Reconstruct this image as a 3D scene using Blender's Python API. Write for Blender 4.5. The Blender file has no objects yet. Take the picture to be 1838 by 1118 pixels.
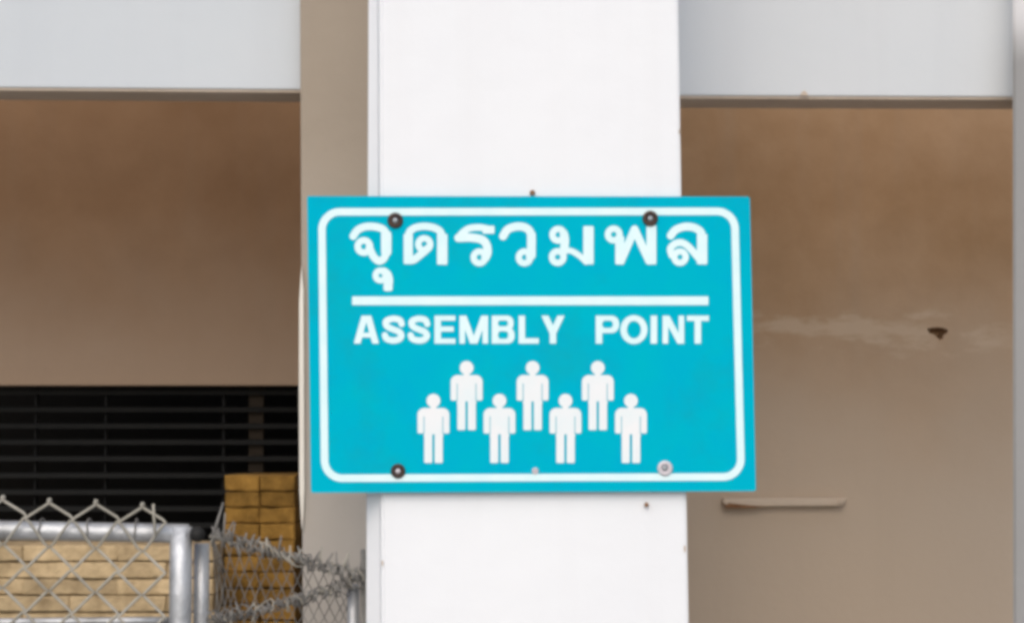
import bpy, bmesh, math, random
import numpy as np
from mathutils import Vector
random.seed(7)
R = math.radians
S = bpy.context.scene
COL = S.collection

# ------------------------------------------------------------ camera, world, sun, exposure
F, PITCH, EYE = 3600.0, R(2.95), 1.6          # focal length in photo pixels, upward pitch, eye height
cam_d = bpy.data.cameras.new('camera'); cam = bpy.data.objects.new('camera', cam_d); COL.objects.link(cam)
cam.location = (0, 0, EYE); cam.rotation_euler = (R(90)+PITCH, 0, 0)
cam_d.sensor_width = 36; cam_d.lens = 36*F/1838; cam_d.clip_start = .05; cam_d.clip_end = 500
S.camera = cam
ELEV, AZ = R(42), R(190)                       # sun behind the camera, a little to the left
w = bpy.data.worlds.new('World'); S.world = w; w.use_nodes = True
nt = w.node_tree; bg = nt.nodes['Background']
sky = nt.nodes.new('ShaderNodeTexSky'); sky.sky_type = 'NISHITA'; sky.sun_disc = False
sky.sun_elevation = ELEV; sky.sun_rotation = AZ
sky.air_density = 1.0; sky.dust_density = 3.5; sky.ozone_density = 1.0
nt.links.new(sky.outputs[0], bg.inputs[0]); bg.inputs[1].default_value = .12
sd = bpy.data.lights.new('sun', 'SUN'); sd.energy = 1.2; sd.angle = R(75); sd.color = (1, .98, .95)
sun = bpy.data.objects.new('sun', sd); COL.objects.link(sun)
dirv = Vector((math.sin(AZ)*math.cos(ELEV), math.cos(AZ)*math.cos(ELEV), math.sin(ELEV)))
sun.rotation_euler = dirv.to_track_quat('Z', 'Y').to_euler(); sun.location = (0, -3, 8)
S.view_settings.view_transform = 'Standard'; S.view_settings.look = 'None'
S.view_settings.gamma = 1; S.view_settings.use_curve_mapping = False
S.view_settings.exposure = 0.16
S.cycles.filter_width = 3.8
S.cycles.max_bounces = 12; S.cycles.diffuse_bounces = 8

# ------------------------------------------------------------ helpers
ct, st = math.cos(PITCH), math.sin(PITCH)
def P(px, py, Y):
    """point of the vertical plane at distance Y that photo pixel (px, py) sees"""
    u, v = (px-919)/F, (559-py)/F
    k = Y/(ct - v*st)
    return Vector((u*k, Y, EYE + k*(st + v*ct)))

def mat(name, col, rough=.8, col2=None, scale=6, bump=.0, bscale=40, metal=0., extra=None, det=6, amt=1.0, spec=.3):
    m = bpy.data.materials.new(name); m.use_nodes = True
    n, l = m.node_tree.nodes, m.node_tree.links
    b = n['Principled BSDF']; b.inputs['Roughness'].default_value = rough; b.inputs['Metallic'].default_value = metal
    b.inputs['Specular IOR Level'].default_value = spec
    b.inputs['Base Color'].default_value = (*col, 1)
    geo = n.new('ShaderNodeNewGeometry')
    out = None
    if col2:
        t = n.new('ShaderNodeTexNoise'); t.inputs['Scale'].default_value = scale; t.inputs['Detail'].default_value = det
        t.inputs['Roughness'].default_value = .6
        l.new(geo.outputs['Position'], t.inputs['Vector'])
        r = n.new('ShaderNodeValToRGB'); r.color_ramp.elements[0].position = .3; r.color_ramp.elements[1].position = .7
        r.color_ramp.elements[0].color = (*col, 1); r.color_ramp.elements[1].color = (*col2, 1)
        l.new(t.outputs['Fac'], r.inputs[0]); out = r.outputs[0]
        l.new(out, b.inputs['Base Color'])
    if extra: out = extra(m, n, l, geo, out, b)
    if bump:
        t = n.new('ShaderNodeTexNoise'); t.inputs['Scale'].default_value = bscale; t.inputs['Detail'].default_value = 8
        l.new(geo.outputs['Position'], t.inputs['Vector'])
        bp = n.new('ShaderNodeBump'); bp.inputs['Strength'].default_value = bump; bp.inputs['Distance'].default_value = .004
        l.new(t.outputs['Fac'], bp.inputs['Height']); l.new(bp.outputs[0], b.inputs['Normal'])
    return m

def link(name, me, m=None, parent=None):
    o = bpy.data.objects.new(name, me); COL.objects.link(o)
    if m is not None and me is not None and not me.materials: me.materials.append(m)
    if parent is not None: o.parent = parent
    return o
def tag(o, label=None, cat=None, group=None, kind=None):
    for k, v in (('label', label), ('category', cat), ('group', group), ('kind', kind)):
        if v: o[k] = v
    return o
def empty(name, loc):
    o = bpy.data.objects.new(name, None); COL.objects.link(o); o.location = loc; o.empty_display_size = .1
    return o
def child(name, bm, m, parent, smooth=False, label=None):
    """bm is in world coordinates; the parent sits at its own location"""
    if parent is not None:
        for v in bm.verts: v.co -= Vector(parent.location)
    me = bpy.data.meshes.new(name)
    bmesh.ops.recalc_face_normals(bm, faces=bm.faces[:]); bm.to_mesh(me); bm.free()
    if smooth:
        for p in me.polygons: p.use_smooth = True
    o = link(name, me, m, parent)
    if label: o['label'] = label
    return o
def solo(name, bm, m, origin, smooth=False):
    for v in bm.verts: v.co -= Vector(origin)
    me = bpy.data.meshes.new(name); bmesh.ops.recalc_face_normals(bm, faces=bm.faces[:]); bm.to_mesh(me); bm.free()
    if smooth:
        for p in me.polygons: p.use_smooth = True
    o = link(name, me, m); o.location = origin
    return o

def extrude_pts(pts, Y1, bm=None, bev=0):
    """pts: points on one vertical plane (a loop); extruded along +Y to Y1"""
    bm = bm or bmesh.new()
    a = [bm.verts.new(p) for p in pts]; b = [bm.verts.new((p.x, Y1, p.z)) for p in pts]
    n = len(a)
    bm.faces.new(a); bm.faces.new(b[::-1])
    for i in range(n): bm.faces.new((a[i], b[i], b[(i+1) % n], a[(i+1) % n]))
    if bev:
        bmesh.ops.bevel(bm, geom=bm.edges[:], offset=bev, segments=2, affect='EDGES', profile=.6)
    return bm
def box(bm, x0, x1, y0, y1, z0, z1, bev=0):
    vs = [bm.verts.new((x, y, z)) for x in (x0, x1) for y in (y0, y1) for z in (z0, z1)]
    fs = [bm.faces.new([vs[i] for i in q]) for q in ((0,1,3,2),(4,6,7,5),(0,4,5,1),(2,3,7,6),(0,2,6,4),(1,5,7,3))]
    if bev: bmesh.ops.bevel(bm, geom=list({e for f in fs for e in f.edges}), offset=bev, segments=2, affect='EDGES', profile=.6)
    return bm
def tube(bm, pts, r, seg=8, caps=True):
    pts = [Vector(p) for p in pts]; rings = []
    up = None
    for i, p in enumerate(pts):
        d = (pts[min(i+1, len(pts)-1)] - pts[max(i-1, 0)]).normalized()
        if up is None: up = d.orthogonal().normalized()
        up = (up - d*up.dot(d))
        up = up.normalized() if up.length > 1e-5 else d.orthogonal().normalized()
        sd_ = d.cross(up)
        rr = r[i] if isinstance(r, (list, tuple)) else r
        rings.append([bm.verts.new(p + rr*(math.cos(a)*up + math.sin(a)*sd_)) for a in (2*math.pi*k/seg for k in range(seg))])
    for A, B in zip(rings, rings[1:]):
        for k in range(seg): bm.faces.new((A[k], A[(k+1) % seg], B[(k+1) % seg], B[k]))
    if caps: bm.faces.new(rings[0][::-1]); bm.faces.new(rings[-1])
    return bm
def lathe(bm, c, prof, seg=24):
    """profile (radius, forward) about an axis along -Y through c"""
    rings = []
    for r, fwd in prof:
        if r < 1e-6: rings.append([bm.verts.new((c[0], c[1]-fwd, c[2]))])
        else: rings.append([bm.verts.new((c[0]+r*math.cos(a), c[1]-fwd, c[2]+r*math.sin(a))) for a in (2*math.pi*k/seg for k in range(seg))])
    for A, B in zip(rings, rings[1:]):
        for k in range(seg):
            k2 = (k+1) % seg
            if len(A) == 1 and len(B) == 1: continue
            if len(B) == 1: bm.faces.new((A[k], A[k2], B[0]))
            elif len(A) == 1: bm.faces.new((A[0], B[k2], B[k]))
            else: bm.faces.new((A[k], A[k2], B[k2], B[k]))
    return bm
def zpix(z, Y):                                    # photo row of height z on plane Y
    t = (z-EYE)/Y; v = (t*ct - st)/(ct + t*st); return 559 - v*F
def slab(l0, l1, r0, r1, top, bot, Y0, Y1, bev=.004, extra_pts=None):
    """upright slab between two nearly vertical edges given at photo rows 0 and 1118, rows top..bot"""
    L = lambda y: l0 + (l1-l0)*y/1118.0
    Rr = lambda y: r0 + (r1-r0)*y/1118.0
    pts = [P(L(top), top, Y0), P(Rr(top), top, Y0), P(Rr(bot), bot, Y0), P(L(bot), bot, Y0)]
    return extrude_pts(pts, Y1, bev=bev)

# ------------------------------------------------------------ materials
YR, YL = 3.65, 3.9
def worn(m, n, l, geo, out, b):
    t = n.new('ShaderNodeTexNoise'); t.inputs['Scale'].default_value = 7; t.inputs['Detail'].default_value = 9; t.inputs['Roughness'].default_value = .7
    l.new(geo.outputs['Position'], t.inputs['Vector'])
    q = n.new('ShaderNodeMapRange'); q.inputs[1].default_value = .5; q.inputs[2].default_value = .78; q.inputs[4].default_value = .5
    l.new(t.outputs['Fac'], q.inputs[0])
    mx = n.new('ShaderNodeMix'); mx.data_type = 'RGBA'; mx.inputs[7].default_value = (.012,.30,.36,1)
    l.new(q.outputs[0], mx.inputs[0]); l.new(out, mx.inputs[6]); l.new(mx.outputs[2], b.inputs['Base Color']); return mx.outputs[2]
def streaks(strength, dark):
    def fn(m, n, l, geo, out, b):
        mp = n.new('ShaderNodeMapping'); mp.inputs['Scale'].default_value = (14, 14, .7)
        l.new(geo.outputs['Position'], mp.inputs[0])
        t = n.new('ShaderNodeTexNoise'); t.inputs['Scale'].default_value = 1.3; t.inputs['Detail'].default_value = 7
        l.new(mp.outputs[0], t.inputs['Vector'])
        r = n.new('ShaderNodeValToRGB'); r.color_ramp.elements[0].position = .5; r.color_ramp.elements[1].position = .8
        r.color_ramp.elements[0].color = (0,0,0,1); r.color_ramp.elements[1].color = (strength,)*3 + (1,)
        l.new(t.outputs['Fac'], r.inputs[0])
        mx = n.new('ShaderNodeMix'); mx.data_type = 'RGBA'; mx.inputs[7].default_value = (*dark, 1)
        l.new(r.outputs[0], mx.inputs[0]); l.new(out, mx.inputs[6]); l.new(mx.outputs[2], b.inputs['Base Color'])
        return mx.outputs[2]
    return fn
def foot_blend(z0, z1, low, st_=None):
    """base colour blends into a lighter, greyer one towards the foot of the wall"""
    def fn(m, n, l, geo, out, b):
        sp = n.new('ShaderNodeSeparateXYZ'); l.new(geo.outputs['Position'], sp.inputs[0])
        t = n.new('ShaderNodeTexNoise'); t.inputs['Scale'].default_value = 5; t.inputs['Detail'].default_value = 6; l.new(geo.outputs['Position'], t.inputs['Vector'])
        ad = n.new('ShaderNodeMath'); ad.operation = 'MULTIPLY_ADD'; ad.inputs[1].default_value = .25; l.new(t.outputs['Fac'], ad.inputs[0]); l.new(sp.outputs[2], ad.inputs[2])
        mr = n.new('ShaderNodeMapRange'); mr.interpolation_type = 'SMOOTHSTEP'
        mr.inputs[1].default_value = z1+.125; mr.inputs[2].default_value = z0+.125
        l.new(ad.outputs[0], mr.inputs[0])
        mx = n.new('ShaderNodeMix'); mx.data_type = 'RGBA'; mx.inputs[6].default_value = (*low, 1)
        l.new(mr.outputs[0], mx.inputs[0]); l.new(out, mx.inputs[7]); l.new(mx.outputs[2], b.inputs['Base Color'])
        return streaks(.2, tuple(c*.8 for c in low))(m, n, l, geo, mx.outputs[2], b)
    return fn
def band(px0, px1, py, Y, half, lite, amount):
    """a smear of lighter filler along a repaired crack in the plaster"""
    zc = P(px0, py, Y).z; xa, xb = P(px0, py, Y).x, P(px1, py, Y).x
    def fn(m, n, l, geo, out, b):
        out = foot_blend(P(0,350,YR).z, P(0,950,YR).z, (.53,.435,.34))(m, n, l, geo, out, b)
        sp = n.new('ShaderNodeSeparateXYZ'); l.new(geo.outputs['Position'], sp.inputs[0])
        t = n.new('ShaderNodeTexNoise'); t.inputs['Scale'].default_value = 9; t.inputs['Detail'].default_value = 9; t.inputs['Roughness'].default_value = .65
        mp = n.new('ShaderNodeMapping'); mp.inputs['Scale'].default_value = (1, 1, 3)
        l.new(geo.outputs['Position'], mp.inputs[0]); l.new(mp.outputs[0], t.inputs['Vector'])
        def math_(op, a, c):
            q = n.new('ShaderNodeMath'); q.operation = op
            for i, s in enumerate((a, c)):
                if isinstance(s, (int, float)): q.inputs[i].default_value = s
                elif s is not None: l.new(s, q.inputs[i])
            return q.outputs[0]
        dx = math_('SUBTRACT', sp.outputs[0], xa)
        d = math_('ABSOLUTE', math_('SUBTRACT', math_('ADD', sp.outputs[2], math_('MULTIPLY', dx, .05)), zc), None)
        mask = math_('SUBTRACT', 1.0, math_('DIVIDE', d, half))
        ends = math_('MULTIPLY', math_('MULTIPLY', dx, math_('SUBTRACT', xb, sp.outputs[0])), 4/((xb-xa)**2))
        v = math_('MULTIPLY', math_('ADD', mask, math_('SUBTRACT', math_('MULTIPLY', t.outputs['Fac'], 5.2), 3.0)), 1.6)
        q = n.new('ShaderNodeClamp'); l.new(v, q.inputs[0])
        e = n.new('ShaderNodeClamp'); l.new(math_('MULTIPLY', ends, 3), e.inputs[0])
        fac = math_('MULTIPLY', math_('MULTIPLY', q.outputs[0], e.outputs[0]), amount)
        mx = n.new('ShaderNodeMix'); mx.data_type = 'RGBA'; mx.inputs[7].default_value = (*lite, 1)
        l.new(fac, mx.inputs[0]); l.new(out, mx.inputs[6]); l.new(mx.outputs[2], b.inputs['Base Color'])
        return mx.outputs[2]
    return fn

M = {}
M['white'] = mat('white_paint', (.80,.825,.86), .7, (.83,.855,.885), 3, .25, 30, extra=streaks(.25, (.74,.75,.77)))
M['beam'] = mat('beam_white_shaded', (.54,.585,.625), .75, (.575,.61,.64), 2.5, .2, 25, extra=streaks(.2, (.49,.515,.55)))  # white paint toned down and blued: the beam's shade is in this colour
M['beam2'] = mat('beam_white_shaded_paler', (.58,.615,.645), .75, (.615,.64,.66), 2.5, .2, 25, extra=streaks(.2, (.52,.54,.57)))  # right beam: shade in the colour here too, slightly paler
M['lip'] = mat('soffit_plaster', (.50,.41,.33), .9, (.58,.49,.40), 8, .3, 60)
M['pilaster'] = mat('beige_paint', (.31,.26,.205), .85, (.345,.29,.23), 4, .3, 35, extra=foot_blend(P(0,300,YL).z, P(0,900,YL).z, (.44,.405,.365)))
M['wall'] = mat('brown_plaster', (.29,.165,.085), .9, (.37,.22,.12), 6, .35, 30, extra=foot_blend(P(0,300,YL).z, P(0,700,YL).z, (.42,.30,.21)))
M['bar'] = mat('bar_paint', (.58,.48,.38), .85, (.64,.54,.43), 12, .3, 60)
M['wall_r'] = mat('brown_plaster_repaired', (.43,.265,.14), .9, (.54,.35,.205), 7, .35, 30,
                  extra=band(1330, 1830, 578, YR, .045, (.64,.51,.38), .62))
M['grey'] = mat('grey_concrete', (.30,.30,.30), .85, (.33,.33,.33), 5, .3, 50)
M['hole'] = mat('raw_plaster', (.30,.18,.10), 1, (.42,.27,.15), 60, .6, 120)
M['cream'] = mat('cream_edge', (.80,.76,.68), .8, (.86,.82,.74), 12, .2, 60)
M['floor'] = mat('concrete_ground', (.30,.29,.27), .9, (.36,.345,.32), 1.2, .4, 30)
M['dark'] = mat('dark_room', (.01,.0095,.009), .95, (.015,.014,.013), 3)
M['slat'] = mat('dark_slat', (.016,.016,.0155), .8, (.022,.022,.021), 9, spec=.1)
M['stile'] = mat('rusty_stile', (.03,.022,.014), .8, (.04,.028,.018), 14)
M['stile2'] = mat('black_stile', (.012,.012,.012), .8)
M['galv'] = mat('galvanised', (.42,.44,.46), .48, (.60,.62,.65), 26, .5, 60, metal=.55, spec=.5, extra=streaks(.7, (.22,.21,.20)))
M['wire'] = mat('weathered_wire', (.30,.285,.24), .65, (.42,.40,.35), 12)
M['dwire'] = mat('dull_wire', (.13,.125,.12), .7, (.30,.29,.27), 35, metal=.2)
M['cap'] = mat('black_rubber', (.012,.012,.012), .7, (.02,.02,.02), 40)
def brickmat(name, a, b):
    def fn(m, n, l, geo, out, bs):
        oi = n.new('ShaderNodeObjectInfo'); hs = n.new('ShaderNodeHueSaturation')
        mr = n.new('ShaderNodeMapRange'); mr.inputs[3].default_value = .72; mr.inputs[4].default_value = 1.25
        l.new(oi.outputs['Random'], mr.inputs[0]); l.new(mr.outputs[0], hs.inputs['Value'])
        l.new(out, hs.inputs['Color']); l.new(hs.outputs[0], bs.inputs['Base Color']); return hs.outputs[0]
    return mat(name, tuple(c*.75 for c in a), .95, tuple(c*1.15 for c in b), 34, .8, 90, extra=fn)
M['brick_y'] = brickmat('ochre_brick', (.24,.13,.027), (.33,.185,.042))
M['brick_t'] = brickmat('tan_brick', (.40,.295,.165), (.50,.385,.23))
M['cyan'] = mat('cyan_sheet', (.0008,.415,.60), .55, (.0008,.45,.57), 18, .04, 30, spec=.0, extra=worn)
M['print'] = mat('white_vinyl', (.66,.90,.94), .5, (.76,.93,.96), 25, spec=.1)
M['print2'] = mat('white_vinyl_figures', (.76,.85,.88), .5, (.84,.86,.88), 25, spec=.1)
M['screw_d'] = mat('dark_screw', (.035,.035,.04), .55, (.08,.05,.035), 90, metal=.5)
M['screw_l'] = mat('pale_washer', (.55,.50,.54), .5, (.70,.68,.72), 90, metal=.2)
M['steel'] = mat('bright_screw', (.30,.34,.36), .4, (.42,.44,.46), 90, metal=.5)
M['rust'] = mat('rusted_metal', (.19,.09,.04), .9, (.30,.17,.09), 40, .4, 120)

# ------------------------------------------------------------ ground and building
bm = bmesh.new(); g = [bm.verts.new(p) for p in ((-150,-150,0),(150,-150,0),(150,150,0),(-150,150,0))]; bm.faces.new(g)
tag(solo('ground', bm, M['floor'], (0,0,0)), kind='structure')

YC, YB, TOP = 2.72, 3.00, 3.6
zt = lambda Y: zpix(TOP, Y)
zb = lambda Y: zpix(0.0, Y)
# white column with a chamfered left arris
c0 = lambda y: 683 + 4*y/1118; e0 = lambda y: 661 - 4*y/1118; r0_ = lambda y: 1217 + 19*y/1118
bm = bmesh.new()
ys = (zt(YC), zb(YC))
def ring(y):
    a, b, c = P(c0(y), y, YC), P(r0_(y), y, YC), P(e0(y), y, YC+.032)
    return [bm.verts.new(p) for p in (a, b, (b.x, YC+.30, b.z), (c.x, YC+.30, c.z), c)]
T_, B_ = ring(ys[0]), ring(ys[1])
bm.faces.new(T_); bm.faces.new(B_[::-1])
for i in range(5): bm.faces.new((T_[i], T_[(i+1) % 5], B_[(i+1) % 5], B_[i]))
bmesh.ops.bevel(bm, geom=[e for e in bm.edges if abs(e.verts[0].co.z-e.verts[1].co.z) > 1], offset=.003, segments=2, affect='EDGES')
col_o = solo('column', bm, M['white'], (P(950, 0, YC).x, YC+.15, 0))
tag(col_o, 'tall smooth white painted column behind the blue assembly sign', 'column')

for cx_, cy_, sz in ((1221.5,236,5),(1226,640,4),(1231.5,985,6),(688.5,1010,5)):
    rim = [P(cx_-2.5+sz*random.uniform(.3,.7)*math.cos(a)*.6, cy_+sz*random.uniform(.8,1.4)*math.sin(a), YC-.0004) for a in [k*math.pi/4 for k in range(8)]]
    b = bmesh.new(); extrude_pts(rim, YC+.0004, b)
    child('paint_chip', b, M['lip'], col_o)
# beige pilaster to its left, running back as a partition
pil = empty('pilaster', (P(598, 0, YB).x, YB, 0))
child('shaft', slab(538, 543, 700, 700, zt(YB-.04), zb(YB-.04), YB-.04, YL+.02, .004), M['pilaster'], pil)
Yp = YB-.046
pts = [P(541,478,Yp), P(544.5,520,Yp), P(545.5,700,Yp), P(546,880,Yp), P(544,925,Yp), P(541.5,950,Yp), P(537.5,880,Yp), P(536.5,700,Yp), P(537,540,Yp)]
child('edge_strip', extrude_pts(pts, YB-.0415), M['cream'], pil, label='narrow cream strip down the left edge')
tag(pil, 'beige painted pilaster between the dark opening and the white column', 'pilaster')

def beam(name, quad, label, m='beam'):
    root = empty(name, (P(quad[0][0], 0, YB).x, YB, P(0, quad[3][1], YB).z))
    pts = [P(x, y, YB) for x, y in quad]
    child('fascia', extrude_pts(pts, YB+.10, bev=.002), M[m], root)
    # bare soffit strip under the fascia, a few mm narrower
    lo = [P(quad[3][0], quad[3][1], YB), P(quad[2][0], quad[2][1], YB)]
    b = bmesh.new()
    v = []
    for p in lo:
        for y in (YB+.003, YB+.097):
            for dz in (0, -.004): v.append(b.verts.new((p.x, y, p.z+dz)))
    for q in ((0,1,3,2),(4,6,7,5),(0,4,5,1),(2,3,7,6),(0,2,6,4),(1,5,7,3)): b.faces.new([v[i] for i in q])
    child('soffit', b, M['lip'], root)
    return tag(root, label, 'beam')
zt_b = zpix(2.75, YB)
beam('beam', [(-1500,zt_b),(541,zt_b),(541,161),(-1500,146)], 'pale white painted beam above the dark brown wall left of the column')
zt_r = zpix(2.36, YB)
br = beam('beam', [(1100,zt_r),(4200,zt_r),(4200,184),(1100,171)], 'pale white painted beam above the cracked brown wall right of the column', 'beam2')
bm = bmesh.new(); c = P(1443,170,YB-.001)
pts = [P(1436,172,YB-.0022), P(1440,165,YB-.0022), P(1445,163,YB-.0022), P(1449,168,YB-.0022), P(1451,172,YB-.0022)]
child('chip', extrude_pts(pts, YB-.0005), M['lip'], br, label='small brown chip in the lower edge')

# porch roof
bm = bmesh.new(); box(bm, P(-1500,0,YB).x, 3.2, YL+.003, YL+3.2, 2.752, 2.9)
tag(solo('roof_slab', bm, M['lip'], (0, YL, 2.752)), kind='structure')

# left back wall above the opening, with the dark room behind it
zo = P(300, 692, YL).z
xl = P(-1500,0,YL).x
bm = bmesh.new(); x0, x1 = xl, P(560, 0, YL).x
box(bm, x0, x1, YL, YL+.10, zo, 2.75, .003)
tag(solo('wall', bm, M['wall'], (x0, YL, zo)), 'dark brown plastered wall above the black slatted opening', 'wall')
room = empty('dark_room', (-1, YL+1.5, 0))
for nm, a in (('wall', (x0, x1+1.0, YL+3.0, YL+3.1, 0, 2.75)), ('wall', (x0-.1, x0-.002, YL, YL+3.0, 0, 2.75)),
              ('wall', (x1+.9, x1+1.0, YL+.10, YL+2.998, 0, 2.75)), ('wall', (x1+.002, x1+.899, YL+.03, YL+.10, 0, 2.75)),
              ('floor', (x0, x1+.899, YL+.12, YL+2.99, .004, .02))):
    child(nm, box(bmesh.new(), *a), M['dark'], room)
room['kind'] = 'structure'

# slatted screen filling the opening
scr = empty('slatted_screen', ((x0+x1)/2, YL+.05, 0))
Ys = YL+.045
lines = [704, 735, 764.5, 793.5, 823, 853, 883]
pitch = (P(0,735,Ys).z - P(0,883,Ys).z)/5
zs = [P(0,y,Ys).z for y in lines]
while zs[-1] > .1: zs.append(zs[-1]-pitch)
slat_me = None
for i, z in enumerate(zs):
    if slat_me is None:
        b = bmesh.new(); hw = (x1-x0)/2-.004
        v = [b.verts.new((x, y, zz)) for x in (-hw, hw) for (y, zz) in ((-.006,-.0045), (-.004,.0045), (.010,.0055), (.010,-.0035))]
        for q in range(4): b.faces.new((v[q], v[(q+1) % 4], v[4+(q+1) % 4], v[4+q]))
        b.faces.new(v[:4]); b.faces.new(v[4:][::-1])
        bmesh.ops.recalc_face_normals(b, faces=b.faces[:])
        slat_me = bpy.data.meshes.new('slat'); b.to_mesh(slat_me); b.free(); slat_me.materials.append(M['slat'])
    o = link('slat', slat_me, None, scr); o.location = (0, Ys-scr.location.y + random.uniform(-.001,.001), z)
for px, wd, m in ((463, 26, 'stile'), (195, 4, 'stile2'), (70, 4, 'stile2'), (405, 5, 'stile2')):
    a, b_ = P(px-wd/2, 0, Ys).x, P(px+wd/2, 0, Ys).x
    child('stile', box(bmesh.new(), a, b_, Ys+.014, Ys+.03, .03, zo-.004), M[m], scr)
tag(scr, 'black slatted screen filling the opening under the brown wall', 'screen')

# right wall with a knocked-out hole
bm = bmesh.new()
xa, xb = P(1000,0,YR).x, P(1900,0,YR).x + 2.4
outer = [Vector((xa,YR,0)), Vector((xb,YR,0)), Vector((xb,YR,2.75)), Vector((xa,YR,2.75))]
hp = [(1664,590),(1672,588),(1684,587),(1694,589),(1702,592),(1700,598),(1694,601),(1693,607),(1688,611),(1682,606),(1677,601),(1668,598)]
inner = [P(x,y,YR) for x, y in hp]
vo = [bm.verts.new(p) for p in outer]; vi = [bm.verts.new(p) for p in inner]
for L in (vo, vi):
    for i in range(len(L)): bm.edges.new((L[i], L[(i+1) % len(L)]))
bmesh.ops.triangle_fill(bm, edges=bm.edges[:], use_beauty=True)
back = [bm.verts.new((p.x, YR+.2, p.z)) for p in outer]
for i in range(4): bm.faces.new((vo[i], vo[(i+1) % 4], back[(i+1) % 4], back[i]))
bm.faces.new(back)
wr = empty('wall', (xa, YR, 0))
child('plaster', bm, M['wall_r'], wr)
bm = bmesh.new(); cen = sum(inner, Vector())/len(inner)
rings = []
for s, d in ((1.02,.0006),(.85,.012),(.55,.026)):
    rings.append([bm.verts.new(cen + (p-cen)*s*(1 if d < .001 else random.uniform(.9,1.1)) + Vector((0,d,0))) for p in inner])
for A, B in zip(rings, rings[1:]):
    for k in range(len(A)): bm.faces.new((A[k], A[(k+1) % len(A)], B[(k+1) % len(A)], B[k]))
bm.faces.new(rings[-1])
child('hole', bm, M['hole'], wr, label='small ragged hole broken into the plaster')
tag(wr, 'light brown plastered wall with a repaired crack and a ragged hole', 'wall')

# ledge bar on the right wall
bar = empty('wall_bar', tuple(P(1405, 903, YR)))
bm = extrude_pts([P(1297,894,YR-.018), P(1522,893,YR-.018), P(1512,908,YR-.018), P(1307,909,YR-.018)], YR-.001, bev=.004)
child('bar', bm, M['bar'], bar)
bm = extrude_pts([P(1296,901,YR-.020), P(1330,905,YR-.020), P(1372,909.5,YR-.020), P(1340,911.5,YR-.020), P(1304,911,YR-.020)], YR-.0175)
child('rust_patch', bm, M['rust'], bar, label='orange rust along the lower left end')
for px in (1303, 1509):
    p = P(px, 900, YR-.018); child('end_screw', lathe(bmesh.new(), p, [(0.006,0),(.005,.002),(0,.003)], 10), M['bar'], bar)
tag(bar, 'short horizontal bar with a rusty left end on the brown wall', 'wall bar')

# grey column at the right border, its colour blending from grey to paler towards the top
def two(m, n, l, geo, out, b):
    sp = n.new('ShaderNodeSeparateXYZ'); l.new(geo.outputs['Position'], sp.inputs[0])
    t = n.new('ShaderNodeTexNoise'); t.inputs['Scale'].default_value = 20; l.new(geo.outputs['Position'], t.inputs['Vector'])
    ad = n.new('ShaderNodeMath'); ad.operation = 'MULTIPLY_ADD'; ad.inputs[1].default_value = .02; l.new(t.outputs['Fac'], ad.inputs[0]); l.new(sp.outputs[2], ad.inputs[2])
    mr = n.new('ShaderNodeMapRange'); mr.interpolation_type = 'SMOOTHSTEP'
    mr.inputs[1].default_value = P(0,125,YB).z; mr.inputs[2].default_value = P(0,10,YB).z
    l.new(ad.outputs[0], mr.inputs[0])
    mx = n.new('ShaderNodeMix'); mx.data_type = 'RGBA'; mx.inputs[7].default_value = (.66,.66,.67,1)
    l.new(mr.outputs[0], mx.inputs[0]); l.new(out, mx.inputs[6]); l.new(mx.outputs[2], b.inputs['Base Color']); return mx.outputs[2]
M['grey2'] = mat('grey_blend_paler_above', (.29,.29,.29), .85, (.31,.31,.31), 5, .2, 50, extra=two)
Yg = YB-.06
gc = bmesh.new()
fr = [P(1816.5,zt(Yg),Yg), P(2080,zt(Yg),Yg), P(2080,zb(Yg),Yg), P(1819,zb(Yg),Yg)]
bk = [Vector((fr[0].x+.045,Yg+.13,fr[0].z)), Vector((fr[1].x,Yg+.13,fr[1].z)), Vector((fr[2].x,Yg+.13,fr[2].z)), Vector((fr[3].x+.045,Yg+.13,fr[3].z))]
A_g, B_g = [gc.verts.new(q) for q in fr], [gc.verts.new(q) for q in bk]      # its inner side is splayed back
gc.faces.new(A_g); gc.faces.new(B_g[::-1])
for i in range(4): gc.faces.new((A_g[i], B_g[i], B_g[(i+1) % 4], A_g[(i+1) % 4]))
bmesh.ops.bevel(gc, geom=gc.edges[:], offset=.004, segments=2, affect='EDGES')
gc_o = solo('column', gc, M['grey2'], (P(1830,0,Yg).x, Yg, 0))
tag(gc_o, 'grey painted column at the right border of the photo', 'column')

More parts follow.
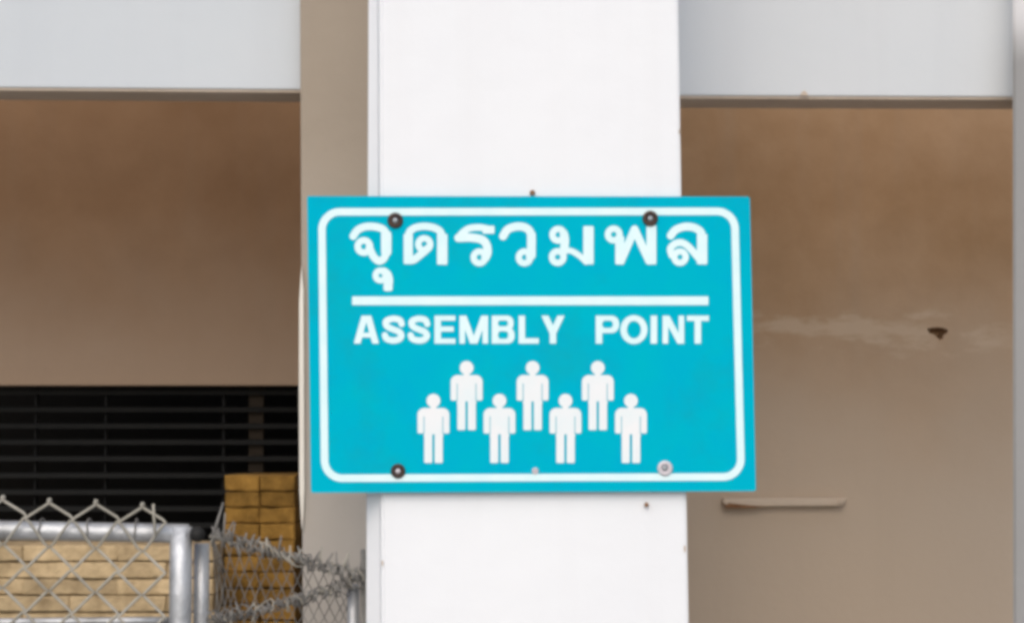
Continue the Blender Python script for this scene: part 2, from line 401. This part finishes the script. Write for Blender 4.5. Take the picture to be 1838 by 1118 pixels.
# ------------------------------------------------------------ brick stacks
def brick_mesh(name, L, D, H, m):
    b = box(bmesh.new(), -L/2, L/2, -D/2, D/2, 0, H)
    bmesh.ops.subdivide_edges(b, edges=[e for e in b.edges if abs(e.verts[0].co.y-e.verts[1].co.y) < .001 and e.verts[0].co.y < 0 and abs(e.verts[0].co.x-e.verts[1].co.x) > .01], cuts=3)
    for v in b.verts: v.co += Vector((random.uniform(-.0012,.0012), random.uniform(-.002,.002), random.uniform(-.0012,.0008)))
    bmesh.ops.bevel(b, geom=[e for e in b.edges if abs(e.verts[0].co.y-e.verts[1].co.y) < .01 and e.verts[0].co.y < 0], offset=.0022, segments=1, affect='EDGES')
    bmesh.ops.recalc_face_normals(b, faces=b.faces[:])
    me = bpy.data.meshes.new(name); b.to_mesh(me); b.free(); me.materials.append(m); return me
def stack(px0, px1, ytop, Y, H, L, D, m, label, bond):
    xA, xB = P(px0, 900, Y).x, P(px1, 900, Y).x; top = P(0, ytop, Y).z
    root = empty('brick_stack', ((xA+xB)/2, Y+D/2, 0))
    n = round(top/H); H2 = top/n
    me = [brick_mesh('brick', L-.0022, D, H2-.0022, m) for _ in range(7)]
    k = round((xB-xA)/L); L2 = (xB-xA)/k
    half = brick_mesh('brick', L2/2-.0022, D, H2-.0022, m)
    for r_ in range(n):
        off = bond and r_ % 2
        items = []
        if off: items = [(L2/4, half)] + [(L2*(i+1), None) for i in range(k-1)] + [(L2*k - L2/4, half)]
        else: items = [(L2*(i+.5), None) for i in range(k)]
        for x, q in items:
            o = link('brick', q or random.choice(me), None, root)
            o.location = (xA + x - root.location.x + random.uniform(-.001,.001), random.uniform(-.004,.004), r_*H2)
            o.rotation_euler.z = R(random.uniform(-.5,.5))
    return tag(root, label, 'brick stack')
YK = 3.60
pb = .0290
stack(403, 531, 851, YK, pb, .064, .15, M['brick_y'], 'narrow stack of ochre brown bricks beside the beige pilaster', False)
stack(-300, 384, 976, YK-.2, .0283, .165, .12, M['brick_t'], 'low wide stack of tan bricks behind the chain link gate', True)

# ------------------------------------------------------------ chain link gate
YF = 2.80; sc = YF/F
gate = empty('chain_link_gate', (P(0,940,YF).x, YF, 0))
rr = 17.0*sc
def pipe(name, a, b, r, m=M['galv'], par=gate, seg=20, nb=14, label=None):
    pts = [Vector(a).lerp(Vector(b), i/nb) for i in range(nb+1)]
    return child(name, tube(bmesh.new(), pts, r, seg), m, par, True, label)
pipe('top_rail', P(-900, 935, YF), P(338, 957, YF), rr)
p = P(325, 950, YF); pz = Vector((p.x, YF, .06)); pipe('gate_post', Vector((p.x, YF, p.z+.004)), pz, 20*sc)
p2 = P(-900, 925, YF); pipe('gate_post', Vector((p2.x, YF, p2.z)), Vector((p2.x, YF, .06)), 20*sc)
pipe('mid_rail', P(-900, 1124, YF+.01), P(303, 1113, YF+.01), 7*sc)
pipe('bottom_rail', (p2.x, YF, .10), (p.x, YF, .10), rr)
# strands: each zigzag wire its own part
HW, HH = 41.0*sc, 38.6*sc
def strand_mesh(nseg):
    b = bmesh.new(); pts = []
    for i in range(nseg+1):
        x = 0 if i % 2 == 0 else HW
        z = 0 if i == 0 else (-27*sc if i == 1 else -77*sc - (i-2)*HH)
        dy = -.0022 if i % 2 == 0 else .0022
        # rounded knuckle
        if 0 < i < nseg:
            s = 1 if x == 0 else -1
            pts += [Vector((x+s*.005, dy*.6, z+.0042)), Vector((x, -dy, z)), Vector((x+s*.005, dy*.2, z-.0042))]
        else: pts.append(Vector((x, dy, z)))
    # twisted barb end at the top
    pts = [Vector((-.003, .001, .006)), Vector((.001,-.001,.003))] + pts
    tube(b, pts, .0021, 6)
    me = bpy.data.meshes.new('wire'); b.to_mesh(me); b.free(); me.materials.append(M['wire'])
    for pl in me.polygons: pl.use_smooth = True
    return me
x_node, y_peak = 5.5, 898
ztop = P(0, y_peak, YF-.022).z
nseg = int((ztop-.08)/HH)
sm = strand_mesh(nseg)
sm_m = sm.copy()
for v in sm_m.vertices: v.co.x = -v.co.x
Ym = YF-.022
for k in range(-9, 4):
    base = P(5.5 + k*83.5, y_peak + 2, Ym)
    for me, dx in ((sm, .0006), (sm_m, -.0006)):
        o = link('wire', me, None, gate)
        o.location = (base.x+dx - gate.location.x, Ym-YF + (0.0015 if dx > 0 else -.0015), ztop - .0033*k*.9 + random.uniform(-.001,.001))
# tie wires and a cut vertical stub
for px in (75, 160, 245):
    c = P(px, 950, YF); b = bmesh.new()
    tube(b, [c + Vector((random.uniform(-.001,.001)+.0004*a, -math.cos(a)*(rr+.002), math.sin(a)*(rr+.002))) for a in [i*.35-3 for i in range(18)]], .0012, 6)
    child('tie_wire', b, M['dwire'], gate, True)
child('wire_stub', tube(bmesh.new(), [P(275,904,Ym), P(276,925,Ym), P(279,960,Ym-.004)], .0021, 6), M['wire'], gate, True)
c = P(358, 958, YF-.004)
b = bmesh.new(); tube(b, [c+Vector((-.006,.012,0)), c+Vector((0,-.014,0))], .0105, 16); child('hinge_cap', b, M['cap'], gate, True)
tag(gate, 'galvanised chain link gate in front of the low tan brick stack', 'gate')

# fence post beside the gate
YP = YF+.03
p = P(362, 975, YP)
fp = empty('fence_post', (p.x, YP, 0))
pipe('tube', p, (p.x, YP, 0), 14*YP/F, par=fp)
tag(fp, 'thin galvanised fence post standing right beside the gate frame', 'post')

# short bright post by the column and the dark rod in front of it
YQ = YF+.02
p = P(634, 1052, YQ); sp_ = empty('fence_post', (p.x, YQ, 0))
pipe('tube', p, (p.x, YQ, 0), 11*YQ/F, par=sp_)
child('cap', tube(bmesh.new(), [(p.x,YQ,p.z-.004),(p.x,YQ,p.z+.003)], [12*YQ/F, 8*YQ/F], 20), M['galv'], sp_, True)
tag(sp_, 'short galvanised post against the foot of the beige pilaster', 'post')
p = P(652, 985, YQ-.01)
b = tube(bmesh.new(), [p, (p.x, YQ-.01, 0)], 4.5*YQ/F, 10)
rod = solo('steel_rod', b, M['dwire'], (p.x, YQ-.01, 0), True)
tag(rod, 'dark thin upright rod along the left edge of the white column', 'rod')

# wing of slack chain link: upper and lower wire bundles with barbs, mesh between
def bundle(name, A, B, sag, n_w, amp, label, barbs):
    A, B = Vector(A), Vector(B)
    root = empty(name, tuple(A))
    def path(t): return A.lerp(B, t) + Vector((0, 0, -sag*4*t*(1-t)))
    for k in range(n_w):
        ph, b = k*2*math.pi/n_w, bmesh.new(); pts = []
        N = 150
        fr = random.uniform(9, 24)
        for i in range(N+1):
            t = i/N; a = ph + t*fr*2*math.pi
            am = amp*(1+.5*math.sin(9*t+2*k)+.35*math.sin(31*t+k*1.7))
            jit = Vector((random.gauss(0,.0007), random.gauss(0,.0006), random.gauss(0,.0009)))
            pts.append(path(t) + Vector((math.sin(a*.9+k)*am*.8, math.cos(a)*am, math.sin(a)*am + .003*math.sin(13*t+k*2))) + jit)
        tube(b, pts, .0011, 5)
        child('wire', b, M['wire'] if k == 2 else M['dwire'], root, True)
    for t, dx, dz, rad in barbs:
        q = path(t); b = bmesh.new()
        tube(b, [q+Vector((-dx*.3,.004,-dz*.35)), q+Vector((dx*.2,-.003,dz*.3)), q+Vector((dx,-.004,dz))], [rad, rad, rad*.55], 6)
        child('barb', b, M['dwire'] if random.random() < .6 else M['wire'], root, True)
    return tag(root, label, 'barbed wire')
bb = []
for i in range(26):
    t = (i+.5)/26
    bb.append((t, random.uniform(-.006,.012), random.uniform(.012,.026)*(1 if i % 4 else -.8), random.uniform(.0014,.0022)))
bundle('barbed_wire', P(380,958,YF-.02), P(652,1030,YF-.01), .003, 5, .0055,
       'grey barbed wire sloping down from the gate to the white column', bb + [(.02,.012,.045,.0022), (.08,.002,.035,.0018)])
bb = [((i+.5)/18, random.uniform(-.01,.01), random.uniform(-.02,.018), .0016) for i in range(18)]
bundle('barbed_wire', P(378,1112,YF-.01), P(648,1040,YF+.0), .004, 5, .006,
       'grey barbed wire rising from the bottom of the photo towards the column', bb)
# loose netting hung between
net = empty('wire_netting', tuple(P(385, 980, YF+.04)))
def netline(a, b, r=.0008):
    A, B = Vector(a), Vector(b); pts = []
    for i in range(9):
        t = i/8; pts.append(A.lerp(B, t) + Vector((0, .002*math.sin(i*3), .0015*math.sin(i*2.3))))
    child('wire', tube(bmesh.new(), pts, r, 5), M['dwire'], net, True)
for k in range(-3, 17):
    x = 380 + k*19
    y_up = lambda x_: 960 + (x_-380)*.26; y_dn = lambda x_: 1112 - (x_-380)*.26 if x_ > 380 else 1112
    for s in (1, -1):
        xa_, xb_ = x, x + s*75
        xa_ = min(max(xa_, 380), 650); xb_ = min(max(xb_, 380), 650)
        if abs(xa_-xb_) < 12: continue
        netline(P(xa_, y_up(xa_), YF+.04), P(xb_, 1160, YF+.05))
tag(net, 'slack grey wire netting hanging between the gate post and the column', 'netting')

# ------------------------------------------------------------ the sign
YS = YC-.012
def marching(f, x0, y0, x1, y1, step, Y, lift):
    """flat mesh of the region f<0 (pixel units), placed on plane Y"""
    nx, ny = int((x1-x0)/step)+1, int((y1-y0)/step)+1
    X, Yy = np.meshgrid(x0+np.arange(nx+1)*step, y0+np.arange(ny+1)*step)
    V = f(X, Yy); V = np.where(np.abs(V) < 1e-6, 1e-6, V)
    verts, faces, idx = [], [], {}
    def vert(x, y):
        k = (round(x, 3), round(y, 3))
        if k not in idx: idx[k] = len(verts); verts.append(P(x, y, Y-lift))
        return idx[k]
    for j in range(ny+0):
        run = None
        for i in range(nx+1):
            full = i < nx and V[j,i] < 0 and V[j,i+1] < 0 and V[j+1,i] < 0 and V[j+1,i+1] < 0
            if full:
                if run is None: run = i
                continue
            if run is not None:
                a, b_, ya, yb = X[j,run], X[j,i], Yy[j,i], Yy[j+1,i]
                faces.append((vert(a, ya), vert(a, yb), vert(b_, yb), vert(b_, ya))); run = None
            if i >= nx: continue
            cs = [(X[j,i],Yy[j,i],V[j,i]), (X[j+1,i],Yy[j+1,i],V[j+1,i]), (X[j+1,i+1],Yy[j+1,i+1],V[j+1,i+1]), (X[j,i+1],Yy[j,i+1],V[j,i+1])]
            if all(c_[2] >= 0 for c_ in cs): continue
            poly = []
            for q in range(4):
                A, B = cs[q], cs[(q+1) % 4]
                if A[2] < 0: poly.append((A[0], A[1]))
                if (A[2] < 0) != (B[2] < 0):
                    t = A[2]/(A[2]-B[2]); poly.append((A[0]+(B[0]-A[0])*t, A[1]+(B[1]-A[1])*t))
            ids = []
            for p_ in poly:
                k = vert(*p_)
                if k not in ids: ids.append(k)
            if len(ids) >= 3: faces.append(tuple(ids))
    me = bpy.data.meshes.new('print'); me.from_pydata([tuple(v) for v in verts], [], faces)
    b = bmesh.new(); b.from_mesh(me); bpy.data.meshes.remove(me)
    return b
def seg(ax, ay, bx, by, w_, butt=False):
    def f(X, Y):
        dx, dy = bx-ax, by-ay; L = math.hypot(dx, dy); ux, uy = dx/L, dy/L
        t = (X-ax)*ux + (Y-ay)*uy; n = np.abs(-(X-ax)*uy + (Y-ay)*ux)
        if butt: return np.maximum(n-w_/2, np.maximum(-t, t-L))
        tt = np.clip(t, 0, L); return np.hypot(X-ax-tt*ux, Y-ay-tt*uy) - w_/2
    return f
BOLD = 1.8
def path_(pts, w_, butt=False):
    w_ += BOLD
    # smooth the polyline with Catmull-Rom
    P_ = [pts[0]] + list(pts) + [pts[-1]]; out = []
    for i in range(1, len(P_)-2):
        p0, p1, p2, p3 = P_[i-1:i+3]
        for s in range(5):
            t = s/5
            out.append(tuple(.5*((2*p1[k]) + (-p0[k]+p2[k])*t + (2*p0[k]-5*p1[k]+4*p2[k]-p3[k])*t*t + (-p0[k]+3*p1[k]-3*p2[k]+p3[k])*t**3) for k in (0,1)))
    out.append(pts[-1])
    return union(*[seg(*a, *b_, w_) for a, b_ in zip(out, out[1:]) if math.dist(a, b_) > 1e-3])
def poly_(pts, w_):
    w_ += 1.5
    return union(*[seg(*a, *b_, w_) for a, b_ in zip(pts, pts[1:])])
def union(*fs):
    def f(X, Y):
        r_ = fs[0](X, Y)
        for g_ in fs[1:]: r_ = np.minimum(r_, g_(X, Y))
        return r_
    return f
def minus(a, b_): return lambda X, Y: np.maximum(a(X, Y), -b_(X, Y))
def inter(a, b_): return lambda X, Y: np.maximum(a(X, Y), b_(X, Y))
def circ(cx, cy, r_): return lambda X, Y: np.hypot(X-cx, Y-cy) - r_
def ringf(cx, cy, r_, w_): return lambda X, Y: np.abs(np.hypot(X-cx, Y-cy)-r_-.4) - (w_+1.6)/2
def rrect(x0, y0, x1, y1, r_):
    cx, cy, hx, hy = (x0+x1)/2, (y0+y1)/2, (x1-x0)/2-r_, (y1-y0)/2-r_
    def f(X, Y):
        qx, qy = np.abs(X-cx)-hx, np.abs(Y-cy)-hy
        return np.hypot(np.maximum(qx,0), np.maximum(qy,0)) + np.minimum(np.maximum(qx,qy), 0) - r_
    return f
def rect(x0, y0, x1, y1): return lambda X, Y: np.maximum(np.maximum(x0-X, X-x1), np.maximum(y0-Y, Y-y1))

sign = empty('assembly_sign', tuple(P(953, 618, YS)))
# board, corners slightly rounded
def arc_pts(corners, r_):
    out = []; n = len(corners)
    for i in range(n):
        p_, a, b_ = Vector(corners[i]), Vector(corners[i-1]), Vector(corners[(i+1) % n])
        u_, v_ = (a-p_).normalized(), (b_-p_).normalized()
        for k in range(5):
            t = k/4; q = p_ + u_*r_*(1-t)**2 + v_*r_*t**2; out.append((q.x, q.y))
    return out
corners = [(551,352),(1346,353),(1357,881),(558,884)]
bp = [P(x, y, YS) for x, y in arc_pts(corners, 5)]
child('board', extrude_pts(bp, YS+.003), M['cyan'], sign)
# border line
bc = [(577.5,380.5),(1318.5,379.5),(1330.5,855.5),(583,858)]
loop = arc_pts(bc, 34)
loop2 = []
n = 4
def arc_round(corners, r_, w_):
    out = []
    for i in range(4):
        p_, a, b_ = Vector(corners[i]), Vector(corners[i-1]), Vector(corners[(i+1) % 4])
        u_, v_ = (a-p_).normalized(), (b_-p_).normalized()
        c_ = p_ + (u_+v_)*r_
        a0 = math.atan2((p_+u_*r_-c_).y, (p_+u_*r_-c_).x); a1 = math.atan2((p_+v_*r_-c_).y, (p_+v_*r_-c_).x)
        d = (a1-a0+math.pi) % (2*math.pi) - math.pi
        for k in range(13): out.append((c_.x+(r_)*math.cos(a0+d*k/12), c_.y+r_*math.sin(a0+d*k/12)))
    return out
lp = arc_round(bc, 32, 0)
b = bmesh.new(); nI = len(lp); vi_, vo_ = [], []
for i in range(nI):
    a, p_, c_ = Vector(lp[i-1]), Vector(lp[i]), Vector(lp[(i+1) % nI])
    tdir = (c_-a).normalized(); nrm = Vector((-tdir.y, tdir.x))
    for L, s in ((vi_, 6.6), (vo_, -6.6)):
        q = p_+nrm*s; L.append(b.verts.new(P(q.x, q.y, YS-.0004)))
for i in range(nI): b.faces.new((vi_[i], vo_[i], vo_[(i+1) % nI], vi_[(i+1) % nI]))
child('border', b, M['print'], sign)
child('divider', marching(rrect(632,532,1271.5,547.5,1.5), 628, 528, 1276, 552, 1.0, YS, .0004), M['print'], sign)

thai = [
 (union(path_([(634,424),(642,413),(657,407),(675,407.5),(689,413),(693,426),(693,450),(689.5,463),(680.5,468.5),(671.5,462),(666,452),(663,444)], 11.5), rrect(684,413,702.5,461,9), ringf(653,442.5,10.5,10)), (620,395,712,482)),
 (union(ringf(683,494.5,8.5,9), path_([(689,487),(696,493),(698.5,505),(696,516)], 12), rrect(688.5,500,704.5,522.5,4)), (665,478,714,530)),
 (union(path_([(733,462),(733,424),(741,411),(761,406.5),(783,410.5),(793,423),(793.5,460)], 11), rrect(724.5,420,741,474,2.5), rrect(784.5,420,803,475,2), path_([(733,467),(743,466),(756,456),(769,445)], 11.5), ringf(761.5,438.5,10.3,9.5)), (715,392,812,482)),
 (union(path_([(880,412),(862,408.5),(843,410),(831,417),(823,427)], 10), rrect(866,405.5,887.5,419.5,2), path_([(823,427),(845,426.5),(864,430),(873,439),(875,453),(871,463)], 13), ringf(860.5,462,10,9.5)), (808,392,898,484)),
 (union(path_([(903,424),(912,411.5),(931,406.5),(947,411),(954,424),(954,445),(951,461)], 12.5), rrect(946,414,961.5,466,7.5), ringf(941.5,462,10,9.5)), (890,392,972,484)),
 (union(ringf(1002,421.5,10,9.5), path_([(1012,420),(1014,432),(1012,450)], 13), ringf(1001,461.5,10,9.5), path_([(1008,452),(1024,450),(1040,459),(1052,470)], 8.5), rrect(1047,406,1065.5,474.5,2.5)), (984,392,1072,484)),
 (union(ringf(1101.5,421,10,9.5), rrect(1104.5,424,1120.5,474.5,2.5), poly_([(1114.5,468),(1139,412),(1165,468)], 12.5), rrect(1160.5,404,1178,474.5,2.5)), (1084,392,1186,484)),
 (union(path_([(1204,423),(1213,412.5),(1231,407),(1250,410.5),(1260,423),(1260,460)], 12), rrect(1251,420,1269.5,474.5,2.5), ringf(1220.5,461.5,9.8,9.5), path_([(1206,458),(1203.5,446),(1213,437),(1226,436.5),(1239,446),(1256,466)], 10.5)), (1190,392,1278,484)),
]
for f, bb_ in thai:
    child('letter', marching(f, *bb_, .9, YS, .0004), M['print'], sign)

BOLD = .4
T0, T1, W = 566.5, 616.5, 11.4
def clipy(f): return inter(f, rect(-9e3, T0, 9e3, T1))
def ell_ring(cx, cy, rx, ry, w_):
    def f(X, Y):
        o_ = (np.hypot((X-cx)/rx, (Y-cy)/ry)-1)*min(rx,ry); i_ = (np.hypot((X-cx)/(rx-w_), (Y-cy)/(ry-w_*.88))-1)*min(rx-w_,ry-w_)
        return np.maximum(o_, -i_)
    return f
def A_(x0, x1):
    m = (x0+x1)/2; s = 6
    return clipy(union(seg(x0+s,T1+4,m-1,T0-6,W,True), seg(x1-s,T1+4,m+1,T0-6,W,True), rect(m-12,597,m+12,605.5)))
def S_(x0, x1):
    a, b_, h = x0+6, x1-6, T1-T0; m = (a+b_)/2
    pts = [(b_+.5,T0+15),(b_-3,T0+8),(m,T0+5.5),(a+3,T0+9),(a+1,T0+15),(a+6,T0+21),(m+1,T0+25),(b_-4,T0+29),(b_,T0+35.5),(b_-4,T1-8),(m,T1-5.5),(a+3,T1-8.5),(a-.5,T1-15)]
    return path_(pts, W-.8)
def E_(x0, x1): return union(rect(x0,T0,x0+W,T1), rect(x0,T0,x1,T0+9), rect(x0,T0+19.5,x1-3,T0+28.5), rect(x0,T1-9,x1,T1))
def M_(x0, x1):
    m = (x0+x1)/2
    return clipy(union(rect(x0,T0,x0+10,T1), rect(x1-10,T0,x1,T1), seg(x0+5,T0-4,m,T1+2,11,True), seg(x1-5,T0-4,m,T1+2,11,True)))
def B_(x0, x1):
    o_ = union(rect(x0,T0,x0+18,T1), rrect(x0,T0,x1-2,T0+27,11.5), rrect(x0,T0+21,x1,T1,12.5))
    return minus(o_, union(rrect(x0+W,T0+8.5,x1-12,T0+19,4.5), rrect(x0+W,T0+28,x1-11.5,T1-8.5,5)))
def L_(x0, x1): return union(rect(x0,T0,x0+W,T1), rect(x0,T1-9.5,x1,T1))
def Y_(x0, x1):
    m = (x0+x1)/2
    return clipy(union(rect(m-W/2,T0+27,m+W/2,T1), seg(x0+4.5,T0-5,m+.5,T0+32,W,True), seg(x1-4.5,T0-5,m-.5,T0+32,W,True)))
def P_(x0, x1): return minus(union(rect(x0,T0,x0+16,T0+30.5), rect(x0,T0,x0+W,T1), rrect(x0,T0,x1,T0+31,14)), rrect(x0+W,T0+9,x1-11,T0+22,6))
def O_(x0, x1): return ell_ring((x0+x1)/2, (T0+T1)/2, (x1-x0)/2, (T1-T0)/2+.8, W)
def I_(x0, x1): return rect((x0+x1)/2-W/2, T0, (x0+x1)/2+W/2, T1)
def N_(x0, x1): return clipy(union(rect(x0,T0,x0+10,T1), rect(x1-10,T0,x1,T1), seg(x0+4,T0-3,x1-4,T1+3,11,True)))
def T__(x0, x1): return union(rect(x0,T0,x1,T0+9.5), rect((x0+x1)/2-W/2,T0,(x0+x1)/2+W/2,T1))
Zx = lambda v: 600+v/2.484
for fn, a, b_ in ((A_,84,202),(S_,212,314),(S_,327,428),(E_,447,540),(M_,558,686),(B_,702,804),(L_,822,912),(Y_,922,1028),
                  (P_,1166,1270),(O_,1276,1396),(I_,1408,1442),(N_,1464,1560),(T__,1572,1670)):
    x0_, x1_ = Zx(a), Zx(b_)
    child('letter', marching(fn(x0_, x1_), x0_-6, T0-4, x1_+6, T1+4, .9, YS, .0004), M['print'], sign)
# seven standing figures
def figure(cx, cy):
    f = union(circ(cx, cy, 12.2), rrect(cx-5, cy+8, cx+5, cy+20, 2), rrect(cx-28.5, cy+13, cx+28.5, cy+40, 12), rrect(cx-28.5, cy+22, cx-17, cy+58.5, 3),
              rrect(cx+17, cy+22, cx+28.5, cy+58.5, 3), rrect(cx-17.5, cy+20, cx+17.5, cy+64, 1.5), rrect(cx-16.5, cy+40, cx-2.2, cy+111.5, 2.5), rrect(cx+2.2, cy+40, cx+16.5, cy+111.5, 2.5))
    cut = union(rect(cx-17.6, cy+28, cx-16.2, cy+60), rect(cx+16.2, cy+28, cx+17.6, cy+60), rect(cx-2.1, cy+60, cx+2.1, cy+120))
    return minus(f, cut)
for cx, cy in ((837.5,660),(956,660),(1073,660),(778,719),(896.5,719),(1015,719),(1132.5,719)):
    child('figure', marching(figure(cx, cy), cx-32, cy-16, cx+32, cy+116, .7, YS, .0004), M['print2'], sign)
# fixings
def screw(px, py, r_, m1, m2, proud=.0035):
    s_ = P(1,0,YS).x - P(0,0,YS).x; r_ *= s_; c_ = P(px, py, YS-.0005)
    o = child('washer', lathe(bmesh.new(), c_, [(r_,0),(r_,proud*.4),(r_*.86,proud*.7),(r_*.45,proud*.7),(r_*.42,proud*.3),(0,proud*.3)]), m1, sign, True)
    c2 = c_ + Vector((0,-proud*.32,0))
    b = lathe(bmesh.new(), c2, [(r_*.34,0),(r_*.34,proud*.5),(r_*.2,proud*.85),(0,proud*.95)], 16)
    for v in b.verts: v.co -= Vector(sign.location)
    me = bpy.data.meshes.new('screw_head'); bmesh.ops.recalc_face_normals(b, faces=b.faces[:]); b.to_mesh(me); b.free(); link('screw_head', me, m2, o)
screw(709.5, 396, 14, M['screw_d'], M['steel'])
screw(1167, 392.5, 14, M['screw_d'], M['steel'])
screw(714.5, 845, 13, M['screw_d'], M['screw_l'])
screw(1193.5, 840, 13.5, M['screw_l'], M['steel'])
screw(960.5, 845, 6, M['screw_l'], M['screw_l'], .002)
tag(sign, 'blue assembly point sign with Thai lettering and seven white figures on the column', 'sign')

def nail(px, py, r_, label):
    c_ = P(px, py, YC); b = lathe(bmesh.new(), c_, [(r_*.45,-.004),(r_*.45,.004),(r_,.0045),(r_,.006),(r_*.6,.007),(0,.0072)], 14)
    o = solo('nail', b, M['rust'], tuple(c_), True); tag(o, label, 'nail', 'nails in the white column')
nail(955.5, 347, .0038, 'small dark nail in the white column just above the sign')
nail(1160, 905, .0032, 'small dark nail in the white column below the sign')
